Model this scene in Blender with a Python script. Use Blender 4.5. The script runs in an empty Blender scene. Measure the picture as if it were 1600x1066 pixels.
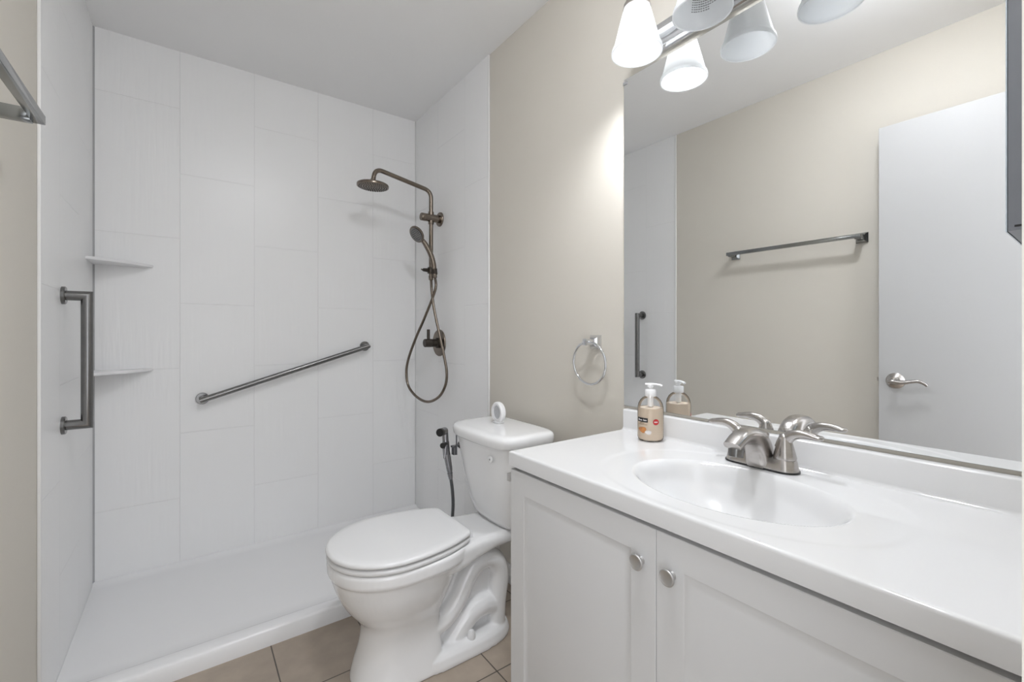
import bpy, bmesh, math, random
from math import sin, cos, pi, sqrt, radians
from mathutils import Vector, Matrix

S = bpy.context.scene
COL = S.collection
random.seed(4)

# ------------------------------------------------------------------ camera
YAW = 0.6296
cd = bpy.data.cameras.new('camera')
cd.sensor_width = 36.0
cd.lens = 694.96 / 1600 * 36.0
cd.shift_y = -(533 - 519.1) / 1600
cd.clip_start = 0.01
cam = bpy.data.objects.new('camera', cd)
cam.location = (0, 0, 1.117)
cam.rotation_euler = (pi / 2, 0, -YAW)
COL.objects.link(cam)
S.camera = cam

# ------------------------------------------------------------------ world and exposure
HALL = 2.0
TINT = (0.955, 0.98, 1.03)
BULB = 6.0
SPOT = 14.0
FILL_LAMP = 112.0  # glow of the added, unseen fill lamp
W = bpy.data.worlds.new('world')
S.world = W
W.use_nodes = True
bg = W.node_tree.nodes['Background']
bg.inputs[0].default_value = (*TINT, 1)
bg.inputs[1].default_value = HALL
S.view_settings.view_transform = 'Standard'
S.view_settings.look = 'None'
S.view_settings.gamma = 1.0
S.view_settings.exposure = 0.36
# the open doorway lets the hall light in: a portal guides the sampling
pl_d = bpy.data.lights.new('doorway_portal', 'AREA')
pl_d.shape = 'RECTANGLE'
pl_d.size, pl_d.size_y = 0.62, 2.06
pl_d.cycles.is_portal = True
pl_o = bpy.data.objects.new('doorway_portal', pl_d)
pl_o.location = (0.031, -0.088, 1.03)
pl_o.rotation_euler = (pi / 2, 0, 0)
COL.objects.link(pl_o)

# ------------------------------------------------------------------ room dimensions
XL, XR = -0.337, 1.163          # painted side walls
YB, YN = 2.622, 0.03            # back wall, near wall inner face
YS = 1.786                      # front of the shower
C = 2.44                        # ceiling height
XG = 1.157                      # mirror face
PT = 0.005                      # shower panel thickness


# ------------------------------------------------------------------ materials
def mat(name, col, rough=0.5, metal=0.0, spec=0.5, coat=0.0, noise=0.0, nscale=20.0, bump=0.0, bscale=200.0, stretch=None):
    m = bpy.data.materials.new(name)
    m.use_nodes = True
    nt = m.node_tree
    b = nt.nodes['Principled BSDF']
    b.inputs['Base Color'].default_value = (*col, 1)
    b.inputs['Roughness'].default_value = rough
    b.inputs['Metallic'].default_value = metal
    b.inputs['Specular IOR Level'].default_value = spec
    b.inputs['Coat Weight'].default_value = coat
    tc = nt.nodes.new('ShaderNodeTexCoord')
    mp = nt.nodes.new('ShaderNodeMapping')
    nt.links.new(tc.outputs['Object'], mp.inputs['Vector'])
    if stretch:
        mp.inputs['Scale'].default_value = stretch
    if noise > 0:
        n = nt.nodes.new('ShaderNodeTexNoise')
        n.inputs['Scale'].default_value = nscale
        n.inputs['Detail'].default_value = 4
        nt.links.new(mp.outputs[0], n.inputs['Vector'])
        r = nt.nodes.new('ShaderNodeMapRange')
        r.inputs['From Min'].default_value = 0.25
        r.inputs['From Max'].default_value = 0.75
        r.inputs['To Min'].default_value = 1 - noise
        r.inputs['To Max'].default_value = 1 + noise
        nt.links.new(n.outputs['Fac'], r.inputs['Value'])
        mx = nt.nodes.new('ShaderNodeMix')
        mx.data_type = 'RGBA'
        mx.blend_type = 'MULTIPLY'
        mx.inputs[0].default_value = 1.0
        mx.inputs[6].default_value = (*col, 1)
        nt.links.new(r.outputs[0], mx.inputs[7])
        nt.links.new(mx.outputs[2], b.inputs['Base Color'])
    if bump > 0:
        n2 = nt.nodes.new('ShaderNodeTexNoise')
        n2.inputs['Scale'].default_value = bscale
        n2.inputs['Detail'].default_value = 3
        nt.links.new(mp.outputs[0], n2.inputs['Vector'])
        bp = nt.nodes.new('ShaderNodeBump')
        bp.inputs['Strength'].default_value = bump
        bp.inputs['Distance'].default_value = 0.002
        nt.links.new(n2.outputs['Fac'], bp.inputs['Height'])
        nt.links.new(bp.outputs[0], b.inputs['Normal'])
    return m


def panel_material(name, ax, origin, flip=False):
    """moulded acrylic shower panel with a 12 x 24 running-bond tile relief; ax = horizontal axis of the wall"""
    m = bpy.data.materials.new(name)
    m.use_nodes = True
    nt = m.node_tree
    L = nt.links.new
    b = nt.nodes['Principled BSDF']
    b.inputs['Roughness'].default_value = 0.34
    b.inputs['Specular IOR Level'].default_value = 0.5
    tc = nt.nodes.new('ShaderNodeTexCoord')
    sp = nt.nodes.new('ShaderNodeSeparateXYZ')
    L(tc.outputs['Object'], sp.inputs[0])
    a1 = nt.nodes.new('ShaderNodeMath'); a1.operation = 'SUBTRACT'
    L(sp.outputs['Z'], a1.inputs[0]); a1.inputs[1].default_value = origin[1]
    a2 = nt.nodes.new('ShaderNodeMath'); a2.operation = 'SUBTRACT'
    L(sp.outputs[ax], a2.inputs[0]); a2.inputs[1].default_value = origin[0]
    cb = nt.nodes.new('ShaderNodeCombineXYZ')
    L(a1.outputs[0], cb.inputs[0]); L(a2.outputs[0], cb.inputs[1])
    br = nt.nodes.new('ShaderNodeTexBrick')
    br.offset = 0.5; br.offset_frequency = 2
    br.inputs['Scale'].default_value = 1.0
    br.inputs['Brick Width'].default_value = 0.612
    br.inputs['Row Height'].default_value = 0.306
    br.inputs['Mortar Size'].default_value = 0.0022
    br.inputs['Mortar Smooth'].default_value = 0.6
    br.inputs['Color1'].default_value = (0.89, 0.89, 0.89, 1)
    br.inputs['Color2'].default_value = (0.89, 0.89, 0.89, 1)
    br.inputs['Mortar'].default_value = (0.84, 0.84, 0.84, 1)
    L(cb.outputs[0], br.inputs['Vector'])
    L(br.outputs['Color'], b.inputs['Base Color'])
    # vertical wavy ribs, fading in and out over the panel
    mp = nt.nodes.new('ShaderNodeMapping')
    mp.inputs['Scale'].default_value = (60, 60, 5)
    L(tc.outputs['Object'], mp.inputs['Vector'])
    ns = nt.nodes.new('ShaderNodeTexNoise')
    ns.inputs['Scale'].default_value = 1.0
    ns.inputs['Detail'].default_value = 1.5
    L(mp.outputs[0], ns.inputs['Vector'])
    nm = nt.nodes.new('ShaderNodeTexNoise')
    nm.inputs['Scale'].default_value = 2.2
    L(tc.outputs['Object'], nm.inputs['Vector'])
    mr = nt.nodes.new('ShaderNodeMapRange')
    mr.inputs['From Min'].default_value = 0.42; mr.inputs['From Max'].default_value = 0.62
    mr.inputs['To Min'].default_value = 0.05; mr.inputs['To Max'].default_value = 1.0
    L(nm.outputs['Fac'], mr.inputs['Value'])
    mu = nt.nodes.new('ShaderNodeMath'); mu.operation = 'MULTIPLY'
    L(ns.outputs['Fac'], mu.inputs[0]); L(mr.outputs[0], mu.inputs[1])
    m2 = nt.nodes.new('ShaderNodeMath'); m2.operation = 'MULTIPLY'; m2.inputs[1].default_value = 1.1
    L(mu.outputs[0], m2.inputs[0])
    sb = nt.nodes.new('ShaderNodeMath'); sb.operation = 'SUBTRACT'
    m3 = nt.nodes.new('ShaderNodeMath'); m3.operation = 'MULTIPLY'; m3.inputs[1].default_value = 0.4
    L(br.outputs['Fac'], m3.inputs[0])
    L(m2.outputs[0], sb.inputs[0]); L(m3.outputs[0], sb.inputs[1])
    bp = nt.nodes.new('ShaderNodeBump')
    bp.inputs['Strength'].default_value = 1.0
    bp.inputs['Distance'].default_value = 0.002
    L(sb.outputs[0], bp.inputs['Height'])
    L(bp.outputs[0], b.inputs['Normal'])
    return m


def floor_material():
    m = bpy.data.materials.new('floor_tile')
    m.use_nodes = True
    nt = m.node_tree
    L = nt.links.new
    b = nt.nodes['Principled BSDF']
    b.inputs['Roughness'].default_value = 0.42
    tc = nt.nodes.new('ShaderNodeTexCoord')
    mp = nt.nodes.new('ShaderNodeMapping')
    mp.inputs['Location'].default_value = (-0.2385, -1.213, 0)
    L(tc.outputs['Object'], mp.inputs['Vector'])
    br = nt.nodes.new('ShaderNodeTexBrick')
    br.offset = 0.0; br.offset_frequency = 1
    br.inputs['Scale'].default_value = 1.0
    br.inputs['Brick Width'].default_value = 0.292
    br.inputs['Row Height'].default_value = 0.290
    br.inputs['Mortar Size'].default_value = 0.0022
    br.inputs['Mortar Smooth'].default_value = 0.1
    br.inputs['Bias'].default_value = 0.0
    br.inputs['Color1'].default_value = (0.40, 0.335, 0.27, 1)
    br.inputs['Color2'].default_value = (0.43, 0.36, 0.29, 1)
    br.inputs['Mortar'].default_value = (0.10, 0.085, 0.07, 1)
    L(mp.outputs[0], br.inputs['Vector'])
    n = nt.nodes.new('ShaderNodeTexNoise')
    n.inputs['Scale'].default_value = 14; n.inputs['Detail'].default_value = 6
    L(tc.outputs['Object'], n.inputs['Vector'])
    r = nt.nodes.new('ShaderNodeMapRange')
    r.inputs['From Min'].default_value = 0.3; r.inputs['From Max'].default_value = 0.7
    r.inputs['To Min'].default_value = 0.9; r.inputs['To Max'].default_value = 1.08
    L(n.outputs['Fac'], r.inputs['Value'])
    mx = nt.nodes.new('ShaderNodeMix'); mx.data_type = 'RGBA'; mx.blend_type = 'MULTIPLY'
    mx.inputs[0].default_value = 1.0
    L(br.outputs['Color'], mx.inputs[6]); L(r.outputs[0], mx.inputs[7])
    L(mx.outputs[2], b.inputs['Base Color'])
    bp = nt.nodes.new('ShaderNodeBump')
    bp.inputs['Strength'].default_value = 0.6; bp.inputs['Distance'].default_value = 0.002
    bp.invert = True
    L(br.outputs['Fac'], bp.inputs['Height'])
    L(bp.outputs[0], b.inputs['Normal'])
    return m


def glass_shade_material():
    m = bpy.data.materials.new('frosted_glass')
    m.use_nodes = True
    nt = m.node_tree
    nt.nodes.remove(nt.nodes['Principled BSDF'])
    out = nt.nodes['Material Output']
    d = nt.nodes.new('ShaderNodeBsdfDiffuse'); d.inputs[0].default_value = (0.93, 0.94, 0.945, 1)
    t = nt.nodes.new('ShaderNodeBsdfTranslucent'); t.inputs[0].default_value = (0.94, 0.95, 0.96, 1)
    g = nt.nodes.new('ShaderNodeBsdfGlossy'); g.inputs[1].default_value = 0.25
    n = nt.nodes.new('ShaderNodeTexNoise'); n.inputs['Scale'].default_value = 6
    r = nt.nodes.new('ShaderNodeMapRange'); r.inputs['To Min'].default_value = 0.42; r.inputs['To Max'].default_value = 0.5
    nt.links.new(n.outputs['Fac'], r.inputs['Value'])
    m1 = nt.nodes.new('ShaderNodeMixShader')
    nt.links.new(r.outputs[0], m1.inputs[0])
    nt.links.new(d.outputs[0], m1.inputs[1]); nt.links.new(t.outputs[0], m1.inputs[2])
    m2 = nt.nodes.new('ShaderNodeMixShader'); m2.inputs[0].default_value = 0.06
    nt.links.new(m1.outputs[0], m2.inputs[1]); nt.links.new(g.outputs[0], m2.inputs[2])
    nt.links.new(m2.outputs[0], out.inputs['Surface'])
    return m


def emission_material(name, col, strength):
    m = bpy.data.materials.new(name)
    m.use_nodes = True
    b = m.node_tree.nodes['Principled BSDF']
    b.inputs['Base Color'].default_value = (0.9, 0.9, 0.9, 1)
    b.inputs['Emission Color'].default_value = (*col, 1)
    b.inputs['Emission Strength'].default_value = strength
    return m


def clear_material(name, col, rough=0.03):
    m = bpy.data.materials.new(name)
    m.use_nodes = True
    nt = m.node_tree
    nt.nodes.remove(nt.nodes['Principled BSDF'])
    out = nt.nodes['Material Output']
    t = nt.nodes.new('ShaderNodeBsdfTransparent'); t.inputs[0].default_value = (*col, 1)
    g = nt.nodes.new('ShaderNodeBsdfGlossy'); g.inputs[1].default_value = rough
    f = nt.nodes.new('ShaderNodeFresnel'); f.inputs[0].default_value = 1.25
    mx = nt.nodes.new('ShaderNodeMixShader')
    nt.links.new(f.outputs[0], mx.inputs[0])
    nt.links.new(t.outputs[0], mx.inputs[1]); nt.links.new(g.outputs[0], mx.inputs[2])
    nt.links.new(mx.outputs[0], out.inputs['Surface'])
    return m


M = {}
M['paint'] = mat('beige_paint', (0.66, 0.625, 0.56), 0.6, spec=0.3, noise=0.012, nscale=3, bump=0.12, bscale=260)
M['ceiling'] = mat('ceiling_paint', (0.93, 0.93, 0.93), 0.8, spec=0.2, noise=0.008, nscale=3, bump=0.1, bscale=300)
M['white_paint'] = mat('white_paint', (0.76, 0.76, 0.76), 0.4, noise=0.01, nscale=4)
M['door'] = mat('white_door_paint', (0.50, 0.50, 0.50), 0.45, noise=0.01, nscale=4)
M['trim'] = mat('white_trim', (0.84, 0.84, 0.83), 0.35, noise=0.01, nscale=6)
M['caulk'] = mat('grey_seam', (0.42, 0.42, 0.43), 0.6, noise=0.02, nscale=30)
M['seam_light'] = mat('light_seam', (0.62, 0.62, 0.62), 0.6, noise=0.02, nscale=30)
M['floor'] = floor_material()
M['panel_back'] = panel_material('panel_back', 'X', (-0.337, 0.028))
M['panel_side'] = panel_material('panel_side', 'Y', (2.617 - 0.306 * 8, 0.028))
M['acrylic'] = mat('white_acrylic', (0.86, 0.86, 0.865), 0.22, noise=0.008, nscale=5)
M['ceramic'] = mat('white_ceramic', (0.87, 0.87, 0.87), 0.08, coat=0.4, noise=0.006, nscale=4)
M['seat'] = mat('white_seat_plastic', (0.79, 0.79, 0.79), 0.18, noise=0.006, nscale=4)
M['marble'] = mat('white_cultured_marble', (0.74, 0.74, 0.74), 0.12, coat=0.3, noise=0.008, nscale=7)
M['cabinet'] = mat('white_thermofoil', (0.68, 0.68, 0.68), 0.38, noise=0.01, nscale=5)
M['chrome'] = mat('chrome', (0.72, 0.73, 0.75), 0.07, metal=1.0, noise=0.02, nscale=8)
M['towel_chrome'] = mat('satin_chrome', (0.30, 0.31, 0.31), 0.16, metal=1.0, noise=0.03, nscale=10)
M['nickel'] = mat('brushed_nickel', (0.50, 0.475, 0.455), 0.24, metal=1.0, noise=0.06, nscale=40, stretch=(1, 1, 8))
M['bronze'] = mat('brushed_bronze', (0.205, 0.172, 0.142), 0.27, metal=1.0, noise=0.08, nscale=60)
M['bronze_dark'] = mat('dark_bronze', (0.085, 0.074, 0.064), 0.35, metal=1.0, noise=0.08, nscale=60)
M['steel'] = mat('dark_brushed_steel', (0.21, 0.208, 0.205), 0.26, metal=1.0, noise=0.06, nscale=50)
M['knob'] = mat('satin_knob_metal', (0.62, 0.615, 0.61), 0.42, metal=1.0, noise=0.03, nscale=40)
M['sprayer'] = mat('grey_sprayer_metal', (0.33, 0.33, 0.345), 0.25, metal=1.0, noise=0.05, nscale=50)
M['black'] = mat('black_plastic', (0.012, 0.012, 0.013), 0.35, noise=0.05, nscale=30)
M['hose'] = mat('grey_hose', (0.15, 0.155, 0.16), 0.35, metal=0.7, noise=0.05, nscale=90)
M['white_plastic'] = mat('white_plastic', (0.84, 0.84, 0.84), 0.35, noise=0.01, nscale=20)
M['grey_mesh'] = mat('grey_gel', (0.50, 0.51, 0.53), 0.5, noise=0.12, nscale=160)
M['mirror'] = mat('mirror_silver', (0.93, 0.94, 0.94), 0.0, metal=1.0)
M['mirror_edge'] = mat('mirror_edge', (0.30, 0.33, 0.33), 0.2, noise=0.03, nscale=20)
M['bevel'] = mat('bevelled_glass', (0.62, 0.70, 0.76), 0.08, metal=0.6, noise=0.02, nscale=20)
M['cab_side'] = mat('grey_steel_case', (0.24, 0.25, 0.275), 0.35, metal=0.9, noise=0.10, nscale=9)
M['shade'] = glass_shade_material()
M['bulb'] = emission_material('lit_bulb', (1.0, 1.0, 0.99), BULB)
M['dome'] = emission_material('added_fill_glow', TINT, FILL_LAMP)
M['bulb_off'] = mat('unlit_bulb', (0.8, 0.8, 0.8), 0.3, noise=0.01, nscale=10)
M['ink'] = mat('grey_ink', (0.30, 0.30, 0.30), 0.6, noise=0.05, nscale=80)
M['soap'] = mat('cream_soap', (0.93, 0.78, 0.62), 0.25, noise=0.03, nscale=18)
M['clear'] = clear_material('clear_bottle', (0.985, 0.985, 0.985))
M['label_black'] = mat('label_black', (0.012, 0.01, 0.01), 0.4, noise=0.05, nscale=50)
M['label_red'] = mat('label_red', (0.55, 0.035, 0.035), 0.4, noise=0.05, nscale=50)
M['label_white'] = mat('label_white', (0.82, 0.78, 0.76), 0.4, noise=0.02, nscale=50)
M['label_orange'] = mat('label_orange', (0.66, 0.27, 0.08), 0.4, noise=0.25, nscale=160)
M['label_brown'] = mat('label_brown', (0.38, 0.25, 0.13), 0.5, noise=0.05, nscale=90)


# ------------------------------------------------------------------ mesh helpers
def wloc(o):
    v = Vector((0, 0, 0))
    while o is not None:
        v += o.location
        o = o.parent
    return v


def obj(name, bm, m, parent=None, smooth=True, angle=38, base=None, recalc=True):
    """link a bmesh (world coordinates) as one mesh object"""
    if recalc:
        bmesh.ops.recalc_face_normals(bm, faces=bm.faces[:])
    off = wloc(parent) if parent is not None else Vector(base if base else (0, 0, 0))
    if off.length > 0:
        bmesh.ops.translate(bm, verts=bm.verts[:], vec=-off)
    me = bpy.data.meshes.new(name)
    for f in bm.faces:
        f.smooth = smooth
    bm.to_mesh(me)
    bm.free()
    if smooth:
        me.set_sharp_from_angle(angle=radians(angle))
    o = bpy.data.objects.new(name, me)
    if isinstance(m, (list, tuple)):
        for k in m:
            me.materials.append(k)
    else:
        me.materials.append(m)
    COL.objects.link(o)
    if parent is not None:
        o.parent = parent
    elif base:
        o.location = base
    return o


def thing(name, label, cat, loc, group=None):
    o = bpy.data.objects.new(name, None)
    o.empty_display_size = 0.05
    o.location = loc
    COL.objects.link(o)
    return tag(o, label, cat, group)


def tag(o, label, cat, group=None):
    o['label'] = label
    o['category'] = cat
    if group:
        o['group'] = group
    return o


def struct(o, label=None):
    o['kind'] = 'structure'
    if label:
        o['label'] = label
    return o


def box(bm, x0, x1, y0, y1, z0, z1, bev=0.0, seg=2):
    r = bmesh.ops.create_cube(bm, size=1.0)
    vs = r['verts']
    bmesh.ops.scale(bm, vec=(x1 - x0, y1 - y0, z1 - z0), verts=vs)
    bmesh.ops.translate(bm, vec=((x0 + x1) / 2, (y0 + y1) / 2, (z0 + z1) / 2), verts=vs)
    if bev > 0:
        es = list({e for v in vs for e in v.link_edges})
        bmesh.ops.bevel(bm, geom=es, offset=bev, segments=seg, profile=0.5, affect='EDGES')
    return bm


def BOX(*a, **k):
    return box(bmesh.new(), *a, **k)


def catmull(pts, n=8):
    P = [Vector(p) for p in pts]
    out = []
    for i in range(len(P) - 1):
        p0 = P[i - 1] if i else P[0] * 2 - P[1]
        p1, p2 = P[i], P[i + 1]
        p3 = P[i + 2] if i + 2 < len(P) else P[-1] * 2 - P[-2]
        for j in range(n):
            t = j / n
            out.append(0.5 * ((2 * p1) + (p2 - p0) * t + (2 * p0 - 5 * p1 + 4 * p2 - p3) * t * t + (3 * p1 - p0 - 3 * p2 + p3) * t ** 3))
    out.append(P[-1].copy())
    return out


def rounded(pts, r, n=8):
    """polyline with its inner corners rounded to radius-like distance r"""
    P = [Vector(p) for p in pts]
    out = [P[0]]
    for i in range(1, len(P) - 1):
        a = (P[i - 1] - P[i]).normalized()
        b = (P[i + 1] - P[i]).normalized()
        A, B = P[i] + a * r, P[i] + b * r
        for j in range(n + 1):
            t = j / n
            out.append(A * (1 - t) ** 2 + P[i] * 2 * t * (1 - t) + B * t * t)
    out.append(P[-1])
    return out


def tube(bm, pts, rad, seg=16, cap=True, sx=1.0, up=None):
    """sweep a circle (or ellipse, sx wide) along pts; mitred at corners. rad: number or list"""
    P = [Vector(p) for p in pts]
    n = len(P)
    R = rad if isinstance(rad, (list, tuple)) else [rad] * n
    D = [(P[i + 1] - P[i]).normalized() for i in range(n - 1)]
    u = Vector(up) if up else Vector((0, 0, 1))
    if abs(D[0].dot(u)) > 0.95:
        u = Vector((1, 0, 0)) if not up else Vector((0.3, 0.9, 0.1))
    u = (u - D[0] * u.dot(D[0])).normalized()
    rings = []
    for i in range(n):
        d = D[min(i, n - 2)] if i == 0 else D[i - 1]
        u = (u - d * u.dot(d)).normalized()
        v = d.cross(u)
        if 0 < i < n - 1:
            nb = (D[i - 1] + D[i]).normalized()
        else:
            nb = d
        ring = []
        s = R[i] if not isinstance(R[i], (tuple, list)) else None
        for k in range(seg):
            a = 2 * pi * k / seg
            if s is not None:
                off = u * (cos(a) * s) + v * (sin(a) * s * sx)
            else:
                off = u * (cos(a) * R[i][0]) + v * (sin(a) * R[i][1])
            off = off - d * (off.dot(nb) / d.dot(nb))
            ring.append(bm.verts.new(P[i] + off))
        rings.append(ring)
        if 0 < i < n - 1:
            q = D[i - 1].rotation_difference(D[i])
            u = q @ u
            u = (u - D[i] * u.dot(D[i])).normalized()
            # keep using the outgoing segment's frame from here on
    skin(bm, rings, cap)
    return bm


def skin(bm, rings, cap=True, closed=True):
    for a, b in zip(rings, rings[1:]):
        k = len(a)
        for i in range(k if closed else k - 1):
            j = (i + 1) % k
            bm.faces.new((a[i], a[j], b[j], b[i]))
    if cap:
        bm.faces.new(rings[0][::-1])
        bm.faces.new(rings[-1])


def lathe(bm, prof, o=(0, 0, 0), axis=(0, 0, 1), seg=32, cap=True, sy=1.0):
    """revolve (radius, height) profile about an axis through o"""
    ax = Vector(axis).normalized()
    q = Vector((0, 0, 1)).rotation_difference(ax)
    O = Vector(o)
    rings = []
    for r, h in prof:
        rings.append([bm.verts.new(O + q @ Vector((max(r, 1e-5) * cos(2 * pi * k / seg), max(r, 1e-5) * sy * sin(2 * pi * k / seg), h))) for k in range(seg)])
    skin(bm, rings, cap)
    return bm


def LATHE(*a, **k):
    return lathe(bmesh.new(), *a, **k)


def loft(bm, outlines, cap=True):
    rings = [[bm.verts.new(Vector(p)) for p in o] for o in outlines]
    skin(bm, rings, cap)
    return bm


def sring(xf, xb, w, xw, z, yc, nf=2.0, nb=2.0, seg=48):
    """egg ring: front half (towards -x) and rear half as super-ellipses meeting at x = xw"""
    out = []
    for k in range(seg):
        a = 2 * pi * k / seg
        c, s = cos(a), sin(a)
        n = nf if c < 0 else nb
        A = (xw - xf) if c < 0 else (xb - xw)
        x = xw + A * math.copysign(abs(c) ** (2 / n), c)
        y = yc + w * math.copysign(abs(s) ** (2 / n), s)
        out.append((x, y, z))
    return out


def prism(bm, prof, axis, a0, a1):
    """extrude a closed 2D profile. axis 'x': profile is (y,z); 'y': profile is (x,z)"""
    def P(p, t):
        return (t, p[0], p[1]) if axis == 'x' else (p[0], t, p[1]) if axis == 'y' else (p[0], p[1], t)
    r0 = [bm.verts.new(P(p, a0)) for p in prof]
    r1 = [bm.verts.new(P(p, a1)) for p in prof]
    skin(bm, [r0, r1])
    return bm


# ------------------------------------------------------------------ the room
TH = 0.1
struct(obj('floor', BOX(XL - TH, XR + TH, -1.6, YB + TH, -0.1, 0), M['floor'], smooth=False))
struct(obj('ceiling', BOX(XL - TH, XR + TH, YN - 0.12, YB + TH, C, C + 0.1), M['ceiling'], smooth=False))
struct(obj('wall_left', BOX(XL - TH, XL, YN - 0.12, YB + TH, 0, C), M['paint'], smooth=False))
struct(obj('wall_right', BOX(XR, XR + TH, YN - 0.12, YB + TH, 0, C), M['paint'], smooth=False))
struct(obj('wall_back', BOX(XL, XR, YB, YB + TH, 0, C), M['paint'], smooth=False))
DX0, DX1, DH = -0.279, 0.341, 2.06          # doorway
bm = BOX(DX1, XR, YN - 0.12, YN, 0, C)
box(bm, XL, DX0, YN - 0.12, YN, 0, C)
box(bm, DX0, DX1, YN - 0.12, YN, DH, C)
struct(obj('wall_near', bm, M['paint'], smooth=False))

# shower wall panels
p = obj('shower_surround', BOX(XL + PT, XR - PT, YB - PT, YB, 0.02, C), M['panel_back'], smooth=False)
tag(p, 'wide white shower wall panel with tile relief behind the sloping grab bar', 'wall panel')
p = obj('shower_surround', BOX(XL, XL + PT, YS - 0.012, YB - PT, 0.02, C), M['panel_side'], smooth=False)
tag(p, 'white shower wall panel on the left carrying the upright grab bar', 'wall panel')
p = obj('shower_surround', BOX(XR - PT, XR, YS, YB - PT, 0.02, C), M['panel_side'], smooth=False)
tag(p, 'narrow white shower wall panel on the right carrying the shower valve', 'wall panel')
# edge trim and corner seams
struct(obj('trim_1', BOX(XR - PT - 0.003, XR, YS - 0.012, YS, 0.0, C, bev=0.002), M['trim']))
struct(obj('trim_2', BOX(XL, XL + PT + 0.003, YS - 0.024, YS - 0.012, 0.0, C, bev=0.002), M['trim']))
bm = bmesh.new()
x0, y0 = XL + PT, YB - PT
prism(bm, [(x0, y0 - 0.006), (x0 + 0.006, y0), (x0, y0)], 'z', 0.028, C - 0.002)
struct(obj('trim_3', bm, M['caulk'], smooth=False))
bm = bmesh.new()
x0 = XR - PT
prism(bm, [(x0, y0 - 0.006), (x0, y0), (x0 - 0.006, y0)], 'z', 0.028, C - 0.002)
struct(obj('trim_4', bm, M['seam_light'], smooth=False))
struct(obj('baseboard_right', BOX(XR - 0.012, XR, 0.955, YS - 0.012, 0, 0.085, bev=0.003), M['trim']))
struct(obj('baseboard_left', BOX(XL, XL + 0.012, 0.67, YS - 0.024, 0, 0.085, bev=0.003), M['trim']))

# shower pan
bm = bmesh.new()
prof = [(YS, 0.0), (YS, 0.052), (YS + 0.004, 0.058), (YS + 0.012, 0.061), (YS + 0.05, 0.061), (YS + 0.062, 0.057), (YS + 0.078, 0.044),
        (YS + 0.10, 0.033), (YS + 0.16, 0.029), (YB - 0.06, 0.024), (YB - 0.03, 0.025), (YB - 0.016, 0.031), (YB - 0.007, 0.036), (YB - PT - 0.0005, 0.036), (YB - PT - 0.0005, 0.0)]
prism(bm, prof, 'x', XL + PT + 0.0005, XR - PT - 0.0005)
o = obj('shower_pan', bm, M['acrylic'], angle=50)
tag(o, 'low white acrylic shower pan with a rounded front threshold', 'shower pan')

# door, standing open along the left wall
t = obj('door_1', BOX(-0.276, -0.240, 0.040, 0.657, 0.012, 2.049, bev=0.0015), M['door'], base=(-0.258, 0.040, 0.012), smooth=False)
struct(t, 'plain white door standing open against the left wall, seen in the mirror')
yh, zh, xf = 0.597, 0.900, -0.240
bm = LATHE([(0.035, 0), (0.0345, 0.003), (0.031, 0.0055), (0.030, 0.007), (0.027, 0.0085), (0.022, 0.0135), (0.015, 0.017), (0.0, 0.0175)], (xf, yh, zh), (1, 0, 0), 40)
rose = obj('rosette', bm, M['nickel'], t)
bm = bmesh.new()
tube(bm, [(xf + 0.012, yh, zh), (xf + 0.05, yh, zh)], 0.011, 18)
tube(bm, catmull([(xf + 0.047, yh + 0.012, zh - 0.001), (xf + 0.05, yh, zh), (xf + 0.052, yh - 0.03, zh - 0.003), (xf + 0.05, yh - 0.06, zh + 0.003),
                  (xf + 0.047, yh - 0.085, zh + 0.007), (xf + 0.043, yh - 0.105, zh - 0.002), (xf + 0.040, yh - 0.113, zh - 0.010)], 7),
     [0.010] * 8 + [0.0085] * 12 + [0.0075] * 12 + [0.0065] * 8 + [0.006] * 3, 14)
obj('lever_handle', bm, M['nickel'], t)
obj('latch', BOX(-0.264, -0.252, 0.656, 0.667, 0.892, 0.910, bev=0.002), M['nickel'], t)

# ------------------------------------------------------------------ shower fittings
t = thing('shower_column', 'bronze shower rail with bent arm and round rain head on the right shower wall', 'shower', (1.10, 2.28, 1.44))
yp = 2.28
bm = bmesh.new()
path = rounded([(1.10, yp, 1.43), (1.10, yp, 1.903), (0.806, yp, 1.962), (0.772, yp, 1.90)], 0.034, 9)
# a steeper second bend
path = rounded([(1.10, yp, 1.43), (1.10, yp, 1.905), (0.785, yp, 1.966), (0.772, yp, 1.896)], 0.042, 10)
tube(bm, path, 0.0115, 18)
obj('riser_pipe', bm, M['bronze'], t)
bm = LATHE([(0.010, 0.022), (0.013, 0.020), (0.014, 0.006), (0.022, 0.002), (0.074, -0.004), (0.079, -0.007), (0.080, -0.010), (0.079, -0.019), (0.074, -0.021), (0.0, -0.021)], (0.772, yp, 1.886), (0.03, -0.02, 1), 48)
hd = obj('shower_head', bm, M['bronze'], t)
bm = bmesh.new()
q = Vector((0, 0, 1)).rotation_difference(Vector((0.03, -0.02, 1)).normalized())
for rr, cnt in ((0.010, 6), (0.022, 12), (0.034, 18), (0.046, 24), (0.058, 30), (0.069, 36)):
    for k in range(cnt):
        a = 2 * pi * (k + 0.5 * (cnt % 4)) / cnt
        pp = Vector((0.772, yp, 1.886)) + q @ Vector((rr * cos(a), rr * sin(a), -0.0205))
        lathe(bm, [(0.0022, 0), (0.0014, -0.003)], pp, (0.03, -0.02, 1), 8)
o = obj('spray_nozzle', bm, M['black'], hd)
o['kind'] = 'stuff'
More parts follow.
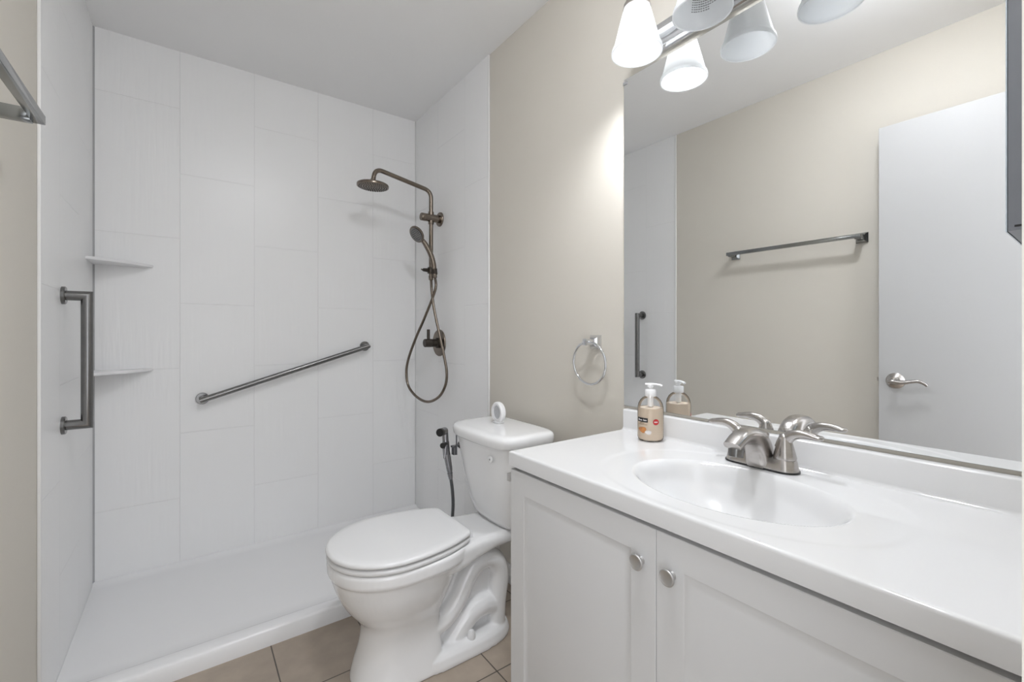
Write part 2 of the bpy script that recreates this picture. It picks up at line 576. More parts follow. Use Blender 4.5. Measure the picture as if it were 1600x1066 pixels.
# wall mount
bm = LATHE([(0.040, 0), (0.040, 0.006), (0.037, 0.010), (0.0, 0.010)], (XR - PT, yp, 1.756), (-1, 0, 0), 40)
obj('wall_flange', bm, M['bronze'], t)
bm = LATHE([(0.0215, 0.0), (0.0215, 0.078), (0.0205, 0.079), (0.0205, 0.083), (0.0215, 0.084), (0.0215, 0.107), (0.0195, 0.110), (0.0, 0.110)], (XR - PT - 0.009, yp, 1.756), (-1, 0, 0), 32)
obj('mount_block', bm, M['bronze'], t)
bm = LATHE([(0.0155, -0.034), (0.0155, 0.034)], (1.10, yp, 1.756), (0, 0, 1), 24)
obj('pipe_collar', bm, M['bronze'], t)
# sliding holder
bm = LATHE([(0.019, -0.017), (0.020, -0.015), (0.020, 0.013), (0.018, 0.017)], (1.10, yp, 1.462), (0, 0, 1), 24)
tube(bm, [(1.10, yp, 1.462), (1.052, yp - 0.004, 1.462)], [0.012, 0.009], 14)
tube(bm, [(1.056, yp, 1.459), (1.040, yp, 1.466)], [0.006, 0.003], 10)
lathe(bm, [(0.014, -0.016), (0.017, 0.016)], (1.105, yp - 0.034, 1.452), (-0.25, -0.1, 1), 20)
obj('handset_holder', bm, M['bronze_dark'], t)
bm = LATHE([(0.0, -0.024), (0.011, -0.024), (0.0135, -0.02), (0.0135, 0.0)], (1.10, yp, 1.432), (0, 0, 1), 20)
obj('hose_connector', bm, M['bronze'], t)


hs = thing('hand_shower', 'bronze hand shower with a looped hose hanging from the shower rail', 'hand shower', (1.10, 2.25, 1.20))
hp = [(1.108, 2.246, 1.418), (1.104, 2.246, 1.455), (1.098, 2.248, 1.50), (1.083, 2.252, 1.55), (1.056, 2.258, 1.60), (1.034, 2.262, 1.628)]
bm = bmesh.new()
cp = catmull(hp, 6)
tube(bm, cp, [0.0115 + 0.003 * sin(pi * i / (len(cp) - 1)) for i in range(len(cp))], 16)
obj('handle', bm, M['bronze'], hs)
axn = Vector((-0.80, -0.22, -0.56)).normalized()
bm = LATHE([(0.0, -0.018), (0.020, -0.016), (0.036, -0.008), (0.046, -0.001), (0.0485, 0.004), (0.047, 0.009), (0.0, 0.010)], (1.010, 2.262, 1.652), axn, 40)
hh = obj('spray_head', bm, M['bronze'], hs)
bm = LATHE([(0.040, 0.0), (0.040, 0.0015), (0.0, 0.002)], Vector((1.010, 2.262, 1.652)) + axn * 0.010, axn, 32)
qa = Vector((0, 0, 1)).rotation_difference(axn)
for rr, cnt in ((0.010, 6), (0.020, 12), (0.030, 18)):
    for k in range(cnt):
        a = 2 * pi * k / cnt
        lathe(bm, [(0.002, 0.0), (0.0012, 0.004)], Vector((1.010, 2.262, 1.652)) + axn * 0.011 + qa @ Vector((rr * cos(a), rr * sin(a), 0)), axn, 8)
obj('spray_face', bm, M['steel'], hh)
# the slack hose: down from the handset, round the bottom of the loop and up to the rail's lower end
pts = [(1.108, 2.246, 1.420),
       (1.102, 2.2242, 1.3673), (1.0936, 2.2545, 1.2983), (1.0754, 2.3229, 1.186), (1.0579, 2.3925, 1.0806),
       (1.0425, 2.4571, 0.964), (1.0376, 2.4784, 0.8804), (1.0425, 2.4571, 0.7994), (1.0614, 2.3782, 0.7435),
       (1.0852, 2.2856, 0.7274), (1.109, 2.1995, 0.7641), (1.123, 2.1515, 0.8307), (1.124, 2.1388, 0.9006),
       (1.121, 2.1581, 0.9755), (1.1125, 2.1873, 1.0755), (1.102, 2.2242, 1.1948), (1.0964, 2.2443, 1.2731),
       (1.0929, 2.2571, 1.3517),
       (1.10, 2.28, 1.412)]
bm = bmesh.new()
tube(bm, catmull(pts, 7), 0.0075, 12)
obj('hose', bm, M['bronze'], hs)

vy, vz = 2.289, 1.056
t = thing('shower_valve', 'round dark bronze shower valve with a lever knob on the right shower wall', 'valve', (XR - PT, vy, vz))
bm = LATHE([(0.076, 0), (0.076, 0.004), (0.073, 0.008), (0.0, 0.009)], (XR - PT, vy, vz), (-1, 0, 0), 48)
obj('cover_plate', bm, M['bronze'], t)
bm = LATHE([(0.030, 0.0), (0.030, 0.012), (0.0225, 0.016), (0.0225, 0.040), (0.0205, 0.041), (0.0205, 0.044), (0.0235, 0.045), (0.0235, 0.083), (0.021, 0.086), (0.0, 0.086)], (XR - PT - 0.008, vy, vz), (-1, 0, 0), 32)
k = obj('valve_knob', bm, M['bronze_dark'], t)
bm = bmesh.new()
tube(bm, [(1.088, vy, vz + 0.015), (1.088, vy, vz + 0.076)], 0.0085, 16)
obj('lever', bm, M['bronze_dark'], k)


def grab_bar(name, label, A, B, nrm, proj, r, fr, m):
    """mitred grab bar between wall points A and B; nrm points off the wall"""
    A, B, nrm = Vector(A), Vector(B), Vector(nrm)
    t = thing(name, label, 'grab bar', A)
    bm = bmesh.new()
    tube(bm, [A + nrm * 0.004, A + nrm * proj, B + nrm * proj, B + nrm * 0.004], r, 24)
    obj('bar', bm, m, t, angle=30)
    for Q in (A, B):
        obj('flange', LATHE([(fr, 0), (fr, 0.008), (fr - 0.002, 0.010), (r, 0.0105)], Q, nrm, 32), m, t)
    return t


grab_bar('grab_bar', 'upright grey steel grab bar with square corners on the left shower wall', (XL + PT, 2.035, 1.237), (XL + PT, 2.035, 0.812), (1, 0, 0), 0.060, 0.016, 0.029, M['steel'])
grab_bar('grab_bar', 'long sloping steel grab bar across the back shower wall', (0.056, YB - PT, 0.797), (0.836, YB - PT, 1.035), (0, -1, 0), 0.058, 0.0135, 0.0275, M['steel'])


def corner_shelf(label, z):
    bm = bmesh.new()
    x0, y0 = XL + PT, YB - PT
    th = 0.014
    out = [(x0, y0), (x0, y0 - 0.172)]
    for k in range(1, 16):
        a = k / 16
        px = x0 + 0.012 + (0.200 - 0.012) * a
        py = y0 - 0.172 + (0.172 - 0.012) * a
        bow = 0.020 * sin(pi * a)
        out.append((px + bow * 0.6, py - bow * 0.75))
    out += [(x0 + 0.204, y0)]
    cx, cy = x0 + 0.06, y0 - 0.055
    def ins(d):
        return [(cx + (px - cx) * (1 - d) if px > x0 + 1e-4 else px, cy + (py - cy) * (1 - d) if py < y0 - 1e-4 else py) for px, py in out]
    loft(bm, [[(px, py, z - th / 2 + zz) for px, py in ins(d)] for d, zz in ((0.06, 0), (0.01, 0.002), (0, 0.005), (0, 0.010), (0.015, 0.0135), (0.05, th))])
    o = obj('corner_shelf', bm, M['acrylic'])
    tag(o, label, 'shelf', 'corner shelves in the shower')
    return o


corner_shelf('upper of the two white corner shelves, above the upright grab bar', 1.417)
corner_shelf('lower white corner shelf, partly behind the upright grab bar', 0.945)

# ------------------------------------------------------------------ toilet
YC = 1.437
t = thing('toilet', 'white two-piece toilet with closed lid beside the vanity', 'toilet', (0.70, YC, 0))
bm = bmesh.new()
rows = [  # z, xf, xb, w, xw, nb
    (0.000, 0.418, 0.700, 0.121, 0.56, 6.0), (0.012, 0.418, 0.700, 0.122, 0.56, 6.0), (0.05, 0.428, 0.698, 0.114, 0.56, 6.0), (0.10, 0.444, 0.694, 0.106, 0.56, 6.0),
    (0.15, 0.452, 0.690, 0.104, 0.56, 6.0), (0.185, 0.446, 0.694, 0.110, 0.56, 5.0), (0.215, 0.424, 0.704, 0.126, 0.56, 4.0), (0.25, 0.398, 0.722, 0.146, 0.56, 3.2),
    (0.29, 0.377, 0.745, 0.162, 0.56, 2.8), (0.33, 0.363, 0.765, 0.172, 0.56, 2.6), (0.354, 0.358, 0.782, 0.177, 0.56, 2.8), (0.358, 0.352, 0.790, 0.182, 0.56, 3.0),
    (0.365, 0.349, 0.795, 0.185, 0.56, 3.0), (0.393, 0.349, 0.795, 0.185, 0.56, 3.0), (0.400, 0.354, 0.79, 0.180, 0.56, 3.0)]
lowA = catmull([(r[0], r[1], r[2]) for r in rows[:11]], 5)
lowB = catmull([(r[3], r[5], 0) for r in rows[:11]], 5)
fine = [(a.x, a.y, a.z, b.x, 0.56, b.y) for a, b in zip(lowA, lowB)] + rows[11:]
loft(bm, [sring(xf, xb, w, xw, z, YC, 2.15, nb, 64) for z, xf, xb, w, xw, nb in fine])
# deck under the tank
dk = [(0.66, 0.160, 0.320, 0.399), (0.72, 0.157, 0.322, 0.399), (0.77, 0.145, 0.325, 0.398), (0.82, 0.130, 0.331, 0.395), (0.90, 0.116, 0.338, 0.391), (1.00, 0.118, 0.342, 0.388), (1.08, 0.118, 0.345, 0.388)]
def rr_yz(x, w, z0, z1, r=0.022):
    out = []
    for cy, cz, a0 in ((YC + w - r, z1 - r, 0), (YC - w + r, z1 - r, 90), (YC - w + r, z0 + r, 180), (YC + w - r, z0 + r, 270)):
        for j in range(5):
            a = radians(a0 + 22.5 * j)
            out.append((x, cy + r * cos(a), cz + r * sin(a)))
    return out
loft(bm, [rr_yz(*d) for d in dk])
# rear foot and the web between the trapways
loft(bm, [sring(0.60, xb, w, 0.78, z, YC, 5, 3.2, 48) for z, w, xb in ((0.0, 0.128, 0.990), (0.014, 0.129, 0.992), (0.036, 0.124, 0.984), (0.048, 0.114, 0.968), (0.052, 0.100, 0.95))])
box(bm, 0.62, 0.955, YC - 0.052, YC + 0.052, 0.03, 0.35)
# trapway: one bulging S on each side
for s in (-1, 1):
    yy = YC + s * 0.062
    tube(bm, catmull([(0.66, yy, 0.120), (0.715, yy, 0.135), (0.765, yy, 0.185), (0.800, yy, 0.245), (0.845, yy, 0.286), (0.900, yy, 0.288), (0.935, yy, 0.250), (0.940, yy, 0.195), (0.930, yy, 0.12), (0.925, yy, 0.03)], 6), 0.036, 16)
    tube(bm, catmull([(0.735, yy - s * 0.012, 0.02), (0.775, yy - s * 0.008, 0.075), (0.820, yy - s * 0.004, 0.115), (0.870, yy - s * 0.006, 0.125), (0.925, yy - s * 0.01, 0.11)], 6), 0.042, 16)
bowl = obj('bowl', bm, M['ceramic'], t, angle=180)
md = bowl.modifiers.new('fuse', 'REMESH')
md.mode = 'VOXEL'
md.voxel_size = 0.0036
md.use_smooth_shade = True
sm = bowl.modifiers.new('soften', 'SMOOTH')
sm.factor = 0.5
sm.iterations = 7
# bolt caps
for s in (-1, 1):
    bm = LATHE([(0.0150, 0), (0.0150, 0.010), (0.013, 0.022), (0.008, 0.029), (0.0, 0.031)], (0.800, YC + s * 0.097, 0.047), (0, 0, 1), 24)
    obj('bolt_cap', bm, M['seat'], t)


def lid_outline(z, d, xf=0.345, xr=0.787, w=0.187, wr=0.126, xw=0.545, n=30):
    """closed outline of seat or lid inset by d, straight at the rear with rounded corners"""
    half = []
    A = (xr - xw) / sqrt(1 - (wr / w) ** 2)
    for k in range(n + 1):
        a = pi - (pi / 2) * k / n
        half.append((xw + (xw - xf) * cos(a), w * sin(a) ** 0.96))
    for k in range(1, 13):
        x = xw + (xr - 0.012 - xw) * k / 12
        half.append((x, w * sqrt(max(0, 1 - ((x - xw) / A) ** 2))))
    half.append((xr - 0.003, wr - 0.006))
    half.append((xr, wr - 0.018))
    pts = half + [(x, -y) for x, y in reversed(half[1:])]
    out = []
    for x, y in pts:
        cx = 0.56
        L = sqrt((x - cx) ** 2 + y * y)
        f = (L - d) / L
        out.append((cx + (x - cx) * f, YC + y * f, z))
    return out


bm = bmesh.new()
loft(bm, [lid_outline(z, d) for z, d in ((0.4015, 0.010), (0.404, 0.004), (0.408, 0.002), (0.414, 0.002), (0.418, 0.005), (0.4195, 0.012))])
seat = obj('seat', bm, M['seat'], t, angle=60)
bm = bmesh.new()
loft(bm, [lid_outline(z, d) for z, d in ((0.4225, 0.008), (0.4245, 0.003), (0.428, 0.0), (0.433, 0.001), (0.437, 0.004), (0.4395, 0.010), (0.441, 0.030), (0.4418, 0.08), (0.442, 0.12))])
lid = obj('lid', bm, M['seat'], t, angle=60)
for s in (-1, 1):
    bm = bmesh.new()
    tube(bm, [(0.789, YC + s * 0.075 - 0.022, 0.416), (0.789, YC + s * 0.075 + 0.022, 0.416)], 0.0115, 16)
    box(bm, 0.782, 0.812, YC + s * 0.075 - 0.018, YC + s * 0.075 + 0.018, 0.392, 0.413, bev=0.004)
    obj('hinge', bm, M['seat'], t)


def tring(x0, x1, w, z, n=5.0, seg=64, bow=0.0):
    out = []
    xc, a = (x0 + x1) / 2, (x1 - x0) / 2
    for k in range(seg):
        th = 2 * pi * k / seg
        c, s = cos(th), sin(th)
        x = xc + a * math.copysign(abs(c) ** (2 / n), c)
        yy = math.copysign(abs(s) ** (2 / n), s)
        if c < 0:
            x -= bow * (1 - yy * yy) * (-c) ** 0.3
        out.append((x, YC + w * yy, z))
    return out


bm = bmesh.new()
loft(bm, [tring(x0, x1, w, z, 5.0, 64, 0.012) for z, x0, x1, w in ((0.389, 0.956, 1.098, 0.128), (0.393, 0.947, 1.104, 0.138), (0.41, 0.938, 1.108, 0.146), (0.47, 0.920, 1.110, 0.158),
                                                         (0.56, 0.903, 1.112, 0.174), (0.64, 0.890, 1.114, 0.186), (0.702, 0.882, 1.115, 0.193), (0.7035, 0.90, 1.10, 0.18))])
obj('tank', bm, M['ceramic'], t, angle=50)
bm = bmesh.new()
loft(bm, [tring(x0, x1, w, z, 5.0, 72, 0.014) for z, x0, x1, w in ((0.7045, 0.882, 1.118, 0.196), (0.706, 0.872, 1.122, 0.205), (0.712, 0.868, 1.124, 0.208), (0.728, 0.866, 1.125, 0.210), (0.738, 0.867, 1.124, 0.209),
                                                         (0.745, 0.872, 1.120, 0.205), (0.7495, 0.882, 1.112, 0.196), (0.751, 0.90, 1.10, 0.18))])
obj('tank_lid', bm, M['ceramic'], t, angle=60)
bm = LATHE([(0.012, 0), (0.012, 0.002), (0.010, 0.0035), (0.0, 0.0035)], (0.8725, YC - 0.108, 0.662), (-1, -0.18, 0.15), 28)
fl = obj('tank_emblem', bm, M['seat'], t)
bm = LATHE([(0.0036, 0), (0.0030, 0.0008), (0.0, 0.001)], Vector((0.8725, YC - 0.108, 0.662)) + Vector((-1, -0.18, 0.15)).normalized() * 0.0036, (-1, -0.18, 0.15), 16)
obj('emblem_mark', bm, M['ink'], fl)

# air freshener on the tank
AF = Vector((1.012, 1.482, 0.7515))
t = thing('air_freshener', 'small white ring shaped air freshener standing on the toilet tank lid', 'air freshener', AF)
bm = bmesh.new()
rings = []
for k in range(40):
    a = 2 * pi * k / 40
    ct = AF + Vector((0, 0, 0.043))
    ring = []
    for px, pr in ((-0.011, 0.028), (-0.012, 0.031), (-0.0115, 0.037), (-0.006, 0.0415), (0.004, 0.0415), (0.010, 0.038), (0.012, 0.031), (0.011, 0.027)):
        ring.append(bm.verts.new(ct + Vector((px, pr * cos(a) * 0.97, pr * sin(a)))))
    rings.append(ring)
rings.append(rings[0])
for a, b in zip(rings, rings[1:]):
    n = len(a)
    for i in range(n):
        bm.faces.new((a[i], a[(i + 1) % n], b[(i + 1) % n], b[i]))
box(bm, AF.x - 0.016, AF.x + 0.016, AF.y - 0.02, AF.y + 0.02, AF.z, AF.z + 0.006, bev=0.002)
obj('ring_case', bm, M['white_plastic'], t)
bm = LATHE([(0.029, -0.004), (0.029, 0.004)], AF + Vector((0, 0, 0.043)), (1, 0, 0), 36)
obj('gel_disc', bm, M['grey_mesh'], t)

# bidet sprayer on the side of the tank
BS = Vector((0.868, 1.676, 0.6))
t = thing('bidet_sprayer', 'grey handheld bidet sprayer hooked on the left side of the toilet tank', 'bidet sprayer', BS)
hd_a, hd_b = Vector((0.876, 1.684, 0.700)), Vector((0.840, 1.656, 0.703))
bm = bmesh.new()
tube(bm, catmull([(0.893, 1.672, 0.530), (0.887, 1.674, 0.57), (0.880, 1.676, 0.610)], 5), [0.0115, 0.0125, 0.013, 0.013, 0.0135, 0.0135, 0.014, 0.0145, 0.0145, 0.0145, 0.0145], 18)
tube(bm, catmull([(0.880, 1.676, 0.600), (0.878, 1.680, 0.650), (0.876, 1.682, 0.690), (0.874, 1.682, 0.712)], 5), [0.015] * 6 + [0.0135] * 8 + [0.012, 0.009], 18)
tube(bm, [hd_a, hd_b], 0.0155, 20)
tube(bm, [(0.874, 1.668, 0.645), (0.868, 1.660, 0.642), (0.860, 1.652, 0.606), (0.856, 1.649, 0.594)], [0.006, 0.007, 0.0065, 0.005], 12)
obj('sprayer_body', bm, M['sprayer'], t)
dv = (hd_b - hd_a).normalized()
bm = bmesh.new()
tube(bm, [hd_b - dv * 0.010, hd_b + dv * 0.004], 0.0165, 20)
obj('spray_nozzle', bm, M['black'], t)
bm = bmesh.new()
tube(bm, [Vector((0.874, 1.674, 0.645)), Vector((0.874, 1.674, 0.645)) + dv * 0.03], 0.0115, 18)
obj('flow_button', bm, M['black'], t)
bm = bmesh.new()
tube(bm, [(0.893, 1.672, 0.532), (0.895, 1.672, 0.512), (0.897, 1.671, 0.496)], [0.0105, 0.0105, 0.008], 18)
tube(bm, [(0.8935, 1.672, 0.524), (0.8942, 1.672, 0.519)], 0.0115, 18)
obj('hose_nut', bm, M['sprayer'], t)
bm = bmesh.new()
tube(bm, catmull([(0.897, 1.671, 0.502), (0.903, 1.668, 0.45), (0.905, 1.665, 0.39), (0.901, 1.664, 0.33), (0.905, 1.672, 0.26), (0.95, 1.70, 0.20), (1.05, 1.71, 0.19), (1.13, 1.70, 0.20)], 7), 0.0068, 12)
obj('hose', bm, M['hose'], t)
bm = bmesh.new()
tube(bm, [(1.128, 1.70, 0.20), (1.158, 1.70, 0.20)], [0.013, 0.013], 16)
obj('hose_nut', bm, M['sprayer'], t)
# bracket: strap over the tank rim with a clip ring
bm = bmesh.new()
box(bm, 0.912, 0.916, 1.648, 1.656, 0.60, 0.700, bev=0.001)
box(bm, 0.894, 0.924, 1.652, 1.668, 0.632, 0.640, bev=0.002)
box(bm, 0.900, 0.912, 1.650, 1.672, 0.600, 0.634, bev=0.002)
lathe(bm, [(0.014, -0.006), (0.017, -0.004), (0.017, 0.004), (0.014, 0.006), (0.010, 0.006), (0.010, -0.006)], (0.938, 1.652, 0.640), (-0.8, -0.6, 0.1), 24, cap=False)
tube(bm, [(0.938, 1.655, 0.640), (0.918, 1.660, 0.638)], 0.005, 10)
obj('hanging_bracket', bm, M['sprayer'], t)

# ------------------------------------------------------------------ vanity
VY0, VY1 = YN + 0.001, 0.951
VX = 0.688
ZT = 0.804
t = thing('vanity_cabinet', 'white two door vanity cabinet under the sink top', 'cabinet', (0.92, 0.49, 0))
bm = BOX(VX + 0.016, XR - 0.001, VY1 - 0.018, VY1, 0, 0.766)
box(bm, VX + 0.016, XR - 0.001, VY0, VY0 + 0.018, 0, 0.766)
box(bm, VX + 0.016, XR - 0.001, VY0 + 0.018, VY1 - 0.018, 0.09, 0.106)
box(bm, XR - 0.009, XR - 0.001, VY0 + 0.018, VY1 - 0.018, 0.106, 0.766)
box(bm, VX + 0.016, VX + 0.034, VY0 + 0.018, VY1 - 0.018, 0.716, 0.766)
box(bm, VX + 0.016, VX + 0.034, 0.485, 0.515, 0.106, 0.716)
box(bm, VX + 0.06, VX + 0.075, VY0 + 0.018, VY1 - 0.018, 0.0, 0.09)
obj('carcass', bm, M['cabinet'], t, smooth=False)


def panel_door(y0, y1, z0, z1):
    """raised-panel door facing -x: nested rectangles at stepped depths"""
    bm = bmesh.new()
    steps = [(0.0, 0.018), (0.0, 0.0012), (0.0012, 0.0), (0.055, 0.0), (0.058, 0.0014), (0.062, 0.0024), (0.070, 0.0024), (0.074, 0.0018), (0.092, 0.0005), (0.095, 0.0)]
    rings = []
    for d, dep in steps:
        x = VX + dep
        rings.append([bm.verts.new((x, a, b)) for a, b in ((y0 + d, z0 + d), (y1 - d, z0 + d), (y1 - d, z1 - d), (y0 + d, z1 - d))])
    skin(bm, rings)
    return bm


def door_knob(y, z, parent):
    bm = LATHE([(0.0085, 0), (0.0075, 0.003), (0.0066, 0.006), (0.0072, 0.0085), (0.0128, 0.0115), (0.0148, 0.014), (0.0150, 0.0158), (0.0140, 0.0172), (0.0126, 0.0176), (0.0118, 0.0170), (0.0, 0.0170)], (VX, y, z), (-1, 0, 0), 36)
    return obj('knob', bm, M['knob'], parent)


dA = obj('door', panel_door(0.5005, VY1 - 0.001, 0.095, 0.757), M['cabinet'], t, angle=20)
dB = obj('door', panel_door(VY0 + 0.004, 0.4995, 0.095, 0.757), M['cabinet'], t, angle=20)
door_knob(0.533, 0.689, dA)
door_knob(0.467, 0.689, dB)
obj('hinge', BOX(VX - 0.003, VX + 0.012, VY1 - 0.0005, VY1 + 0.013, 0.722, 0.743, bev=0.001), M['knob'], dA)

# vanity top with the moulded oval basin
t = thing('washbasin', 'glossy white vanity top with a moulded oval basin and backsplash', 'sink', (0.92, 0.49, 0.767))
TX0, TX1, TY0, TY1 = 0.684, XR - 0.0005, VY0, 0.954
BXC, BYC, BA, BB, BD = 0.893, 0.475, 0.150, 0.212, 0.122


def smooth01(v):
    v = max(0.0, min(1.0, v))
    return v * v * (3 - 2 * v)


def top_z(x, y):
    z = ZT
    # soft outer oval step
    ro = (abs((x - 0.905) / 0.205) ** 2.3 + abs((y - BYC) / 0.287) ** 2.3) ** (1 / 2.3)
    z -= 0.0009 * smooth01((1.03 - ro) / 0.07)
    r = sqrt(((x - BXC) / BA) ** 2 + ((y - BYC) / BB) ** 2)
    if r < 1.0:
        s = 1 - r
        z -= BD * (1 - (1 - s) ** 2.6) * (0.25 + 0.75 * smooth01(s / 0.16)) * smooth01(s / 0.035)
    # edges rolled over
    e = min(x - TX0, TY1 - y)
    if e < 0.006:
        z -= 0.006 - sqrt(max(0, 0.006 ** 2 - (0.006 - e) ** 2))
    return z


xs = [TX0 + (TX1 - TX0) * i / 150 for i in range(151)]
xs = sorted(set([TX0 + d for d in (0, 0.0008, 0.002, 0.004, 0.006)] + [x for x in xs if x > TX0 + 0.0075]))
ys = [TY0 + (TY1 - TY0) * i / 260 for i in range(261)]
ys = sorted(set([TY1 - d for d in (0, 0.0008, 0.002, 0.004, 0.006)] + [y for y in ys if y < TY1 - 0.0075]))
bm = bmesh.new()
G = [[bm.verts.new((x, y, top_z(x, y))) for y in ys] for x in xs]
for i in range(len(xs) - 1):
    for j in range(len(ys) - 1):
        bm.faces.new((G[i][j], G[i + 1][j], G[i + 1][j + 1], G[i][j + 1]))
# front and side aprons down to the underside, with a return lip
ZB = 0.767
fr = [bm.verts.new((TX0, y, ZB)) for y in ys]
fr2 = [bm.verts.new((TX0 + 0.03, y, ZB)) for y in ys]
for j in range(len(ys) - 1):
    bm.faces.new((G[0][j], G[0][j + 1], fr[j + 1], fr[j]))
    bm.faces.new((fr[j], fr[j + 1], fr2[j + 1], fr2[j]))
sd = [bm.verts.new((x, TY1, ZB)) for x in xs]
sd2 = [bm.verts.new((x, TY1 - 0.03, ZB)) for x in xs]
for i in range(len(xs) - 1):
    bm.faces.new((G[i][-1], G[i + 1][-1], sd[i + 1], sd[i]))
    bm.faces.new((sd[i], sd[i + 1], sd2[i + 1], sd2[i]))
obj('counter_and_basin', bm, M['marble'], t, angle=55, recalc=True)
bm = bmesh.new()
bx0, bx1 = 1.139, XR - 0.0005
prism(bm, [(bx0 - 0.008, ZT - 0.001), (bx0 - 0.003, ZT + 0.002), (bx0, ZT + 0.008), (bx0, ZT + 0.060), (bx0 + 0.002, ZT + 0.063), (bx0 + 0.005, ZT + 0.064), (bx1, ZT + 0.064), (bx1, ZT - 0.001)], 'y', TY0, TY1 - 0.002)
obj('backsplash', bm, M['marble'], t, angle=60)
zd = top_z(BXC, BYC)
bm = LATHE([(0.022, 0.0), (0.022, 0.002), (0.019, 0.0035), (0.014, 0.003), (0.013, 0.001), (0.012, 0.004), (0.0, 0.005)], (BXC, BYC, zd - 0.0005), (0, 0, 1), 32)
obj('drain', bm, M['nickel'], t)

# faucet
FX, FY = 1.088, 0.500
t = thing('faucet', 'brushed nickel two handle faucet behind the basin', 'faucet', (FX, FY, ZT))
bm = bmesh.new()


def stadium(z, L, w, x=FX, seg=14):
    out = []
    for k in range(seg + 1):
        a = -pi / 2 + pi * k / seg
        out.append((x + w * sin(a), FY + L + w * cos(a), z))
    for k in range(seg + 1):
        a = pi / 2 + pi * k / seg
        out.append((x + w * sin(a), FY - L + w * cos(a), z))
    return out


ZF = ZT + 0.0008
loft(bm, [stadium(ZF + z, L, w) for z, L, w in ((0.0, 0.0515, 0.0285), (0.003, 0.0515, 0.0285), (0.012, 0.0515, 0.0265), (0.024, 0.0515, 0.0238), (0.027, 0.0505, 0.0225), (0.0275, 0.045, 0.018))])
base = obj('base_plate', bm, M['nickel'], t, angle=50)
bm = bmesh.new()
loft(bm, [stadium(ZF + z, 0.0525, w) for z, w in ((-0.0005, 0.0295), (0.0028, 0.0292))])
obj('gasket', bm, M['black'], t)
# spout: broad tapering arch
bm = bmesh.new()
Tp = catmull([(1.114, 0, 0.001), (1.112, 0, 0.030), (1.102, 0, 0.058), (1.080, 0, 0.081), (1.050, 0, 0.093), (1.018, 0, 0.095), (0.985, 0, 0.089), (0.950, 0, 0.072)], 6)
Bp = catmull([(1.057, 0, 0.001), (1.052, 0, 0.024), (1.045, 0, 0.041), (1.034, 0, 0.055), (1.019, 0, 0.064), (1.002, 0, 0.067), (0.984, 0, 0.064), (0.962, 0, 0.056)], 6)
rings = []
nsp = len(Tp)
for i in range(nsp):
    f = i / (nsp - 1)
    hw = 0.0305 + (0.0190 - 0.0305) * f ** 0.7
    mid, ax_ = (Tp[i] + Bp[i]) / 2, (Tp[i] - Bp[i]) / 2
    ring = []
    for k in range(32):
        a = 2 * pi * k / 32
        c = math.copysign(abs(cos(a)) ** 0.62, cos(a))
        sn = math.copysign(abs(sin(a)) ** 0.62, sin(a))
        # crowned top, flatter underside
        ww = hw * (1 - 0.16 * max(0, c) ** 2)
        q_ = mid + ax_ * c
        ring.append(bm.verts.new((q_.x, FY + ww * sn, ZF + q_.z)))
    rings.append(ring)
skin(bm, rings)
obj('spout', bm, M['nickel'], t, angle=50)
bm = LATHE([(0.0, 0.0006), (0.0125, 0.0006), (0.0128, 0.0), (0.0158, 0.0008), (0.0163, 0.016), (0.014, 0.026)], (0.9715, FY, ZF + 0.0385), (0.16, 0, 1), 28)
obj('aerator', bm, M['steel'], t)
for s in (-1, 1):
    hy = FY + s * 0.0515
    bm = LATHE([(0.0232, 0.0), (0.0236, 0.003), (0.0215, 0.012), (0.0180, 0.026), (0.0150, 0.038), (0.0125, 0.047), (0.0095, 0.054), (0.0, 0.057)], (FX, hy, ZF + 0.0275), (0, 0, 1), 28)
    hc = catmull([(FX, hy - s * 0.004, ZF + 0.050), (FX, hy + s * 0.000, ZF + 0.066), (FX, hy + s * 0.012, ZF + 0.080), (FX, hy + s * 0.030, ZF + 0.087), (FX, hy + s * 0.050, ZF + 0.087), (FX, hy + s * 0.066, ZF + 0.085), (FX, hy + s * 0.076, ZF + 0.086)], 6)
    nh = len(hc)
    rr = []
    for i in range(nh):
        f = i / (nh - 1)
        e_ = sqrt(max(0.02, 1 - max(0, (f - 0.88) / 0.12) ** 2))
        rr.append(((0.0120 * (1 - f) ** 1.3 + 0.0052) * e_, (0.0135 - 0.0030 * sin(pi * min(1, f * 1.1))) * e_))
    tube(bm, hc, rr, 18, up=(0, -s, 0.2))
    obj('handle', bm, M['nickel'], t, angle=60)
bm = bmesh.new()
tube(bm, [(FX + 0.025, FY, ZF + 0.02), (FX + 0.025, FY, ZF + 0.062)], 0.0028, 10)
lathe(bm, [(0.0028, 0), (0.0062, 0.004), (0.0070, 0.009), (0.005, 0.013), (0.0, 0.014)], (FX + 0.025, FY, ZF + 0.060), (0, 0, 1), 16)
obj('lift_rod', bm, M['nickel'], t)

# soap bottle
SX, SY, SR = 1.088, 0.809, 0.0365
ZS = ZT + 0.0004
t = thing('soap_bottle', 'clear pump bottle of cream coloured hand soap on the vanity top', 'soap bottle', (SX, SY, ZS))
FILL = 0.094
prof = [(0.0, 0.001), (0.030, 0.0), (0.0345, 0.003), (SR, 0.010), (SR, 0.086), (0.0358, 0.096), (0.0335, 0.106), (0.0290, 0.115), (0.0225, 0.122), (0.0155, 0.1265), (0.0135, 0.129)]
obj('bottle', LATHE(prof, (SX, SY, ZS), (0, 0, 1), 48, cap=False), M['clear'], t, angle=60)
pin = [(0.0, 0.0025), (0.029, 0.0022), (0.0335, 0.0045), (SR - 0.0009, 0.011), (SR - 0.0009, 0.086), (0.0352, FILL), (0.0, FILL)]
obj('soap', LATHE(pin, (SX, SY, ZS), (0, 0, 1), 48), M['soap'], t, angle=60)
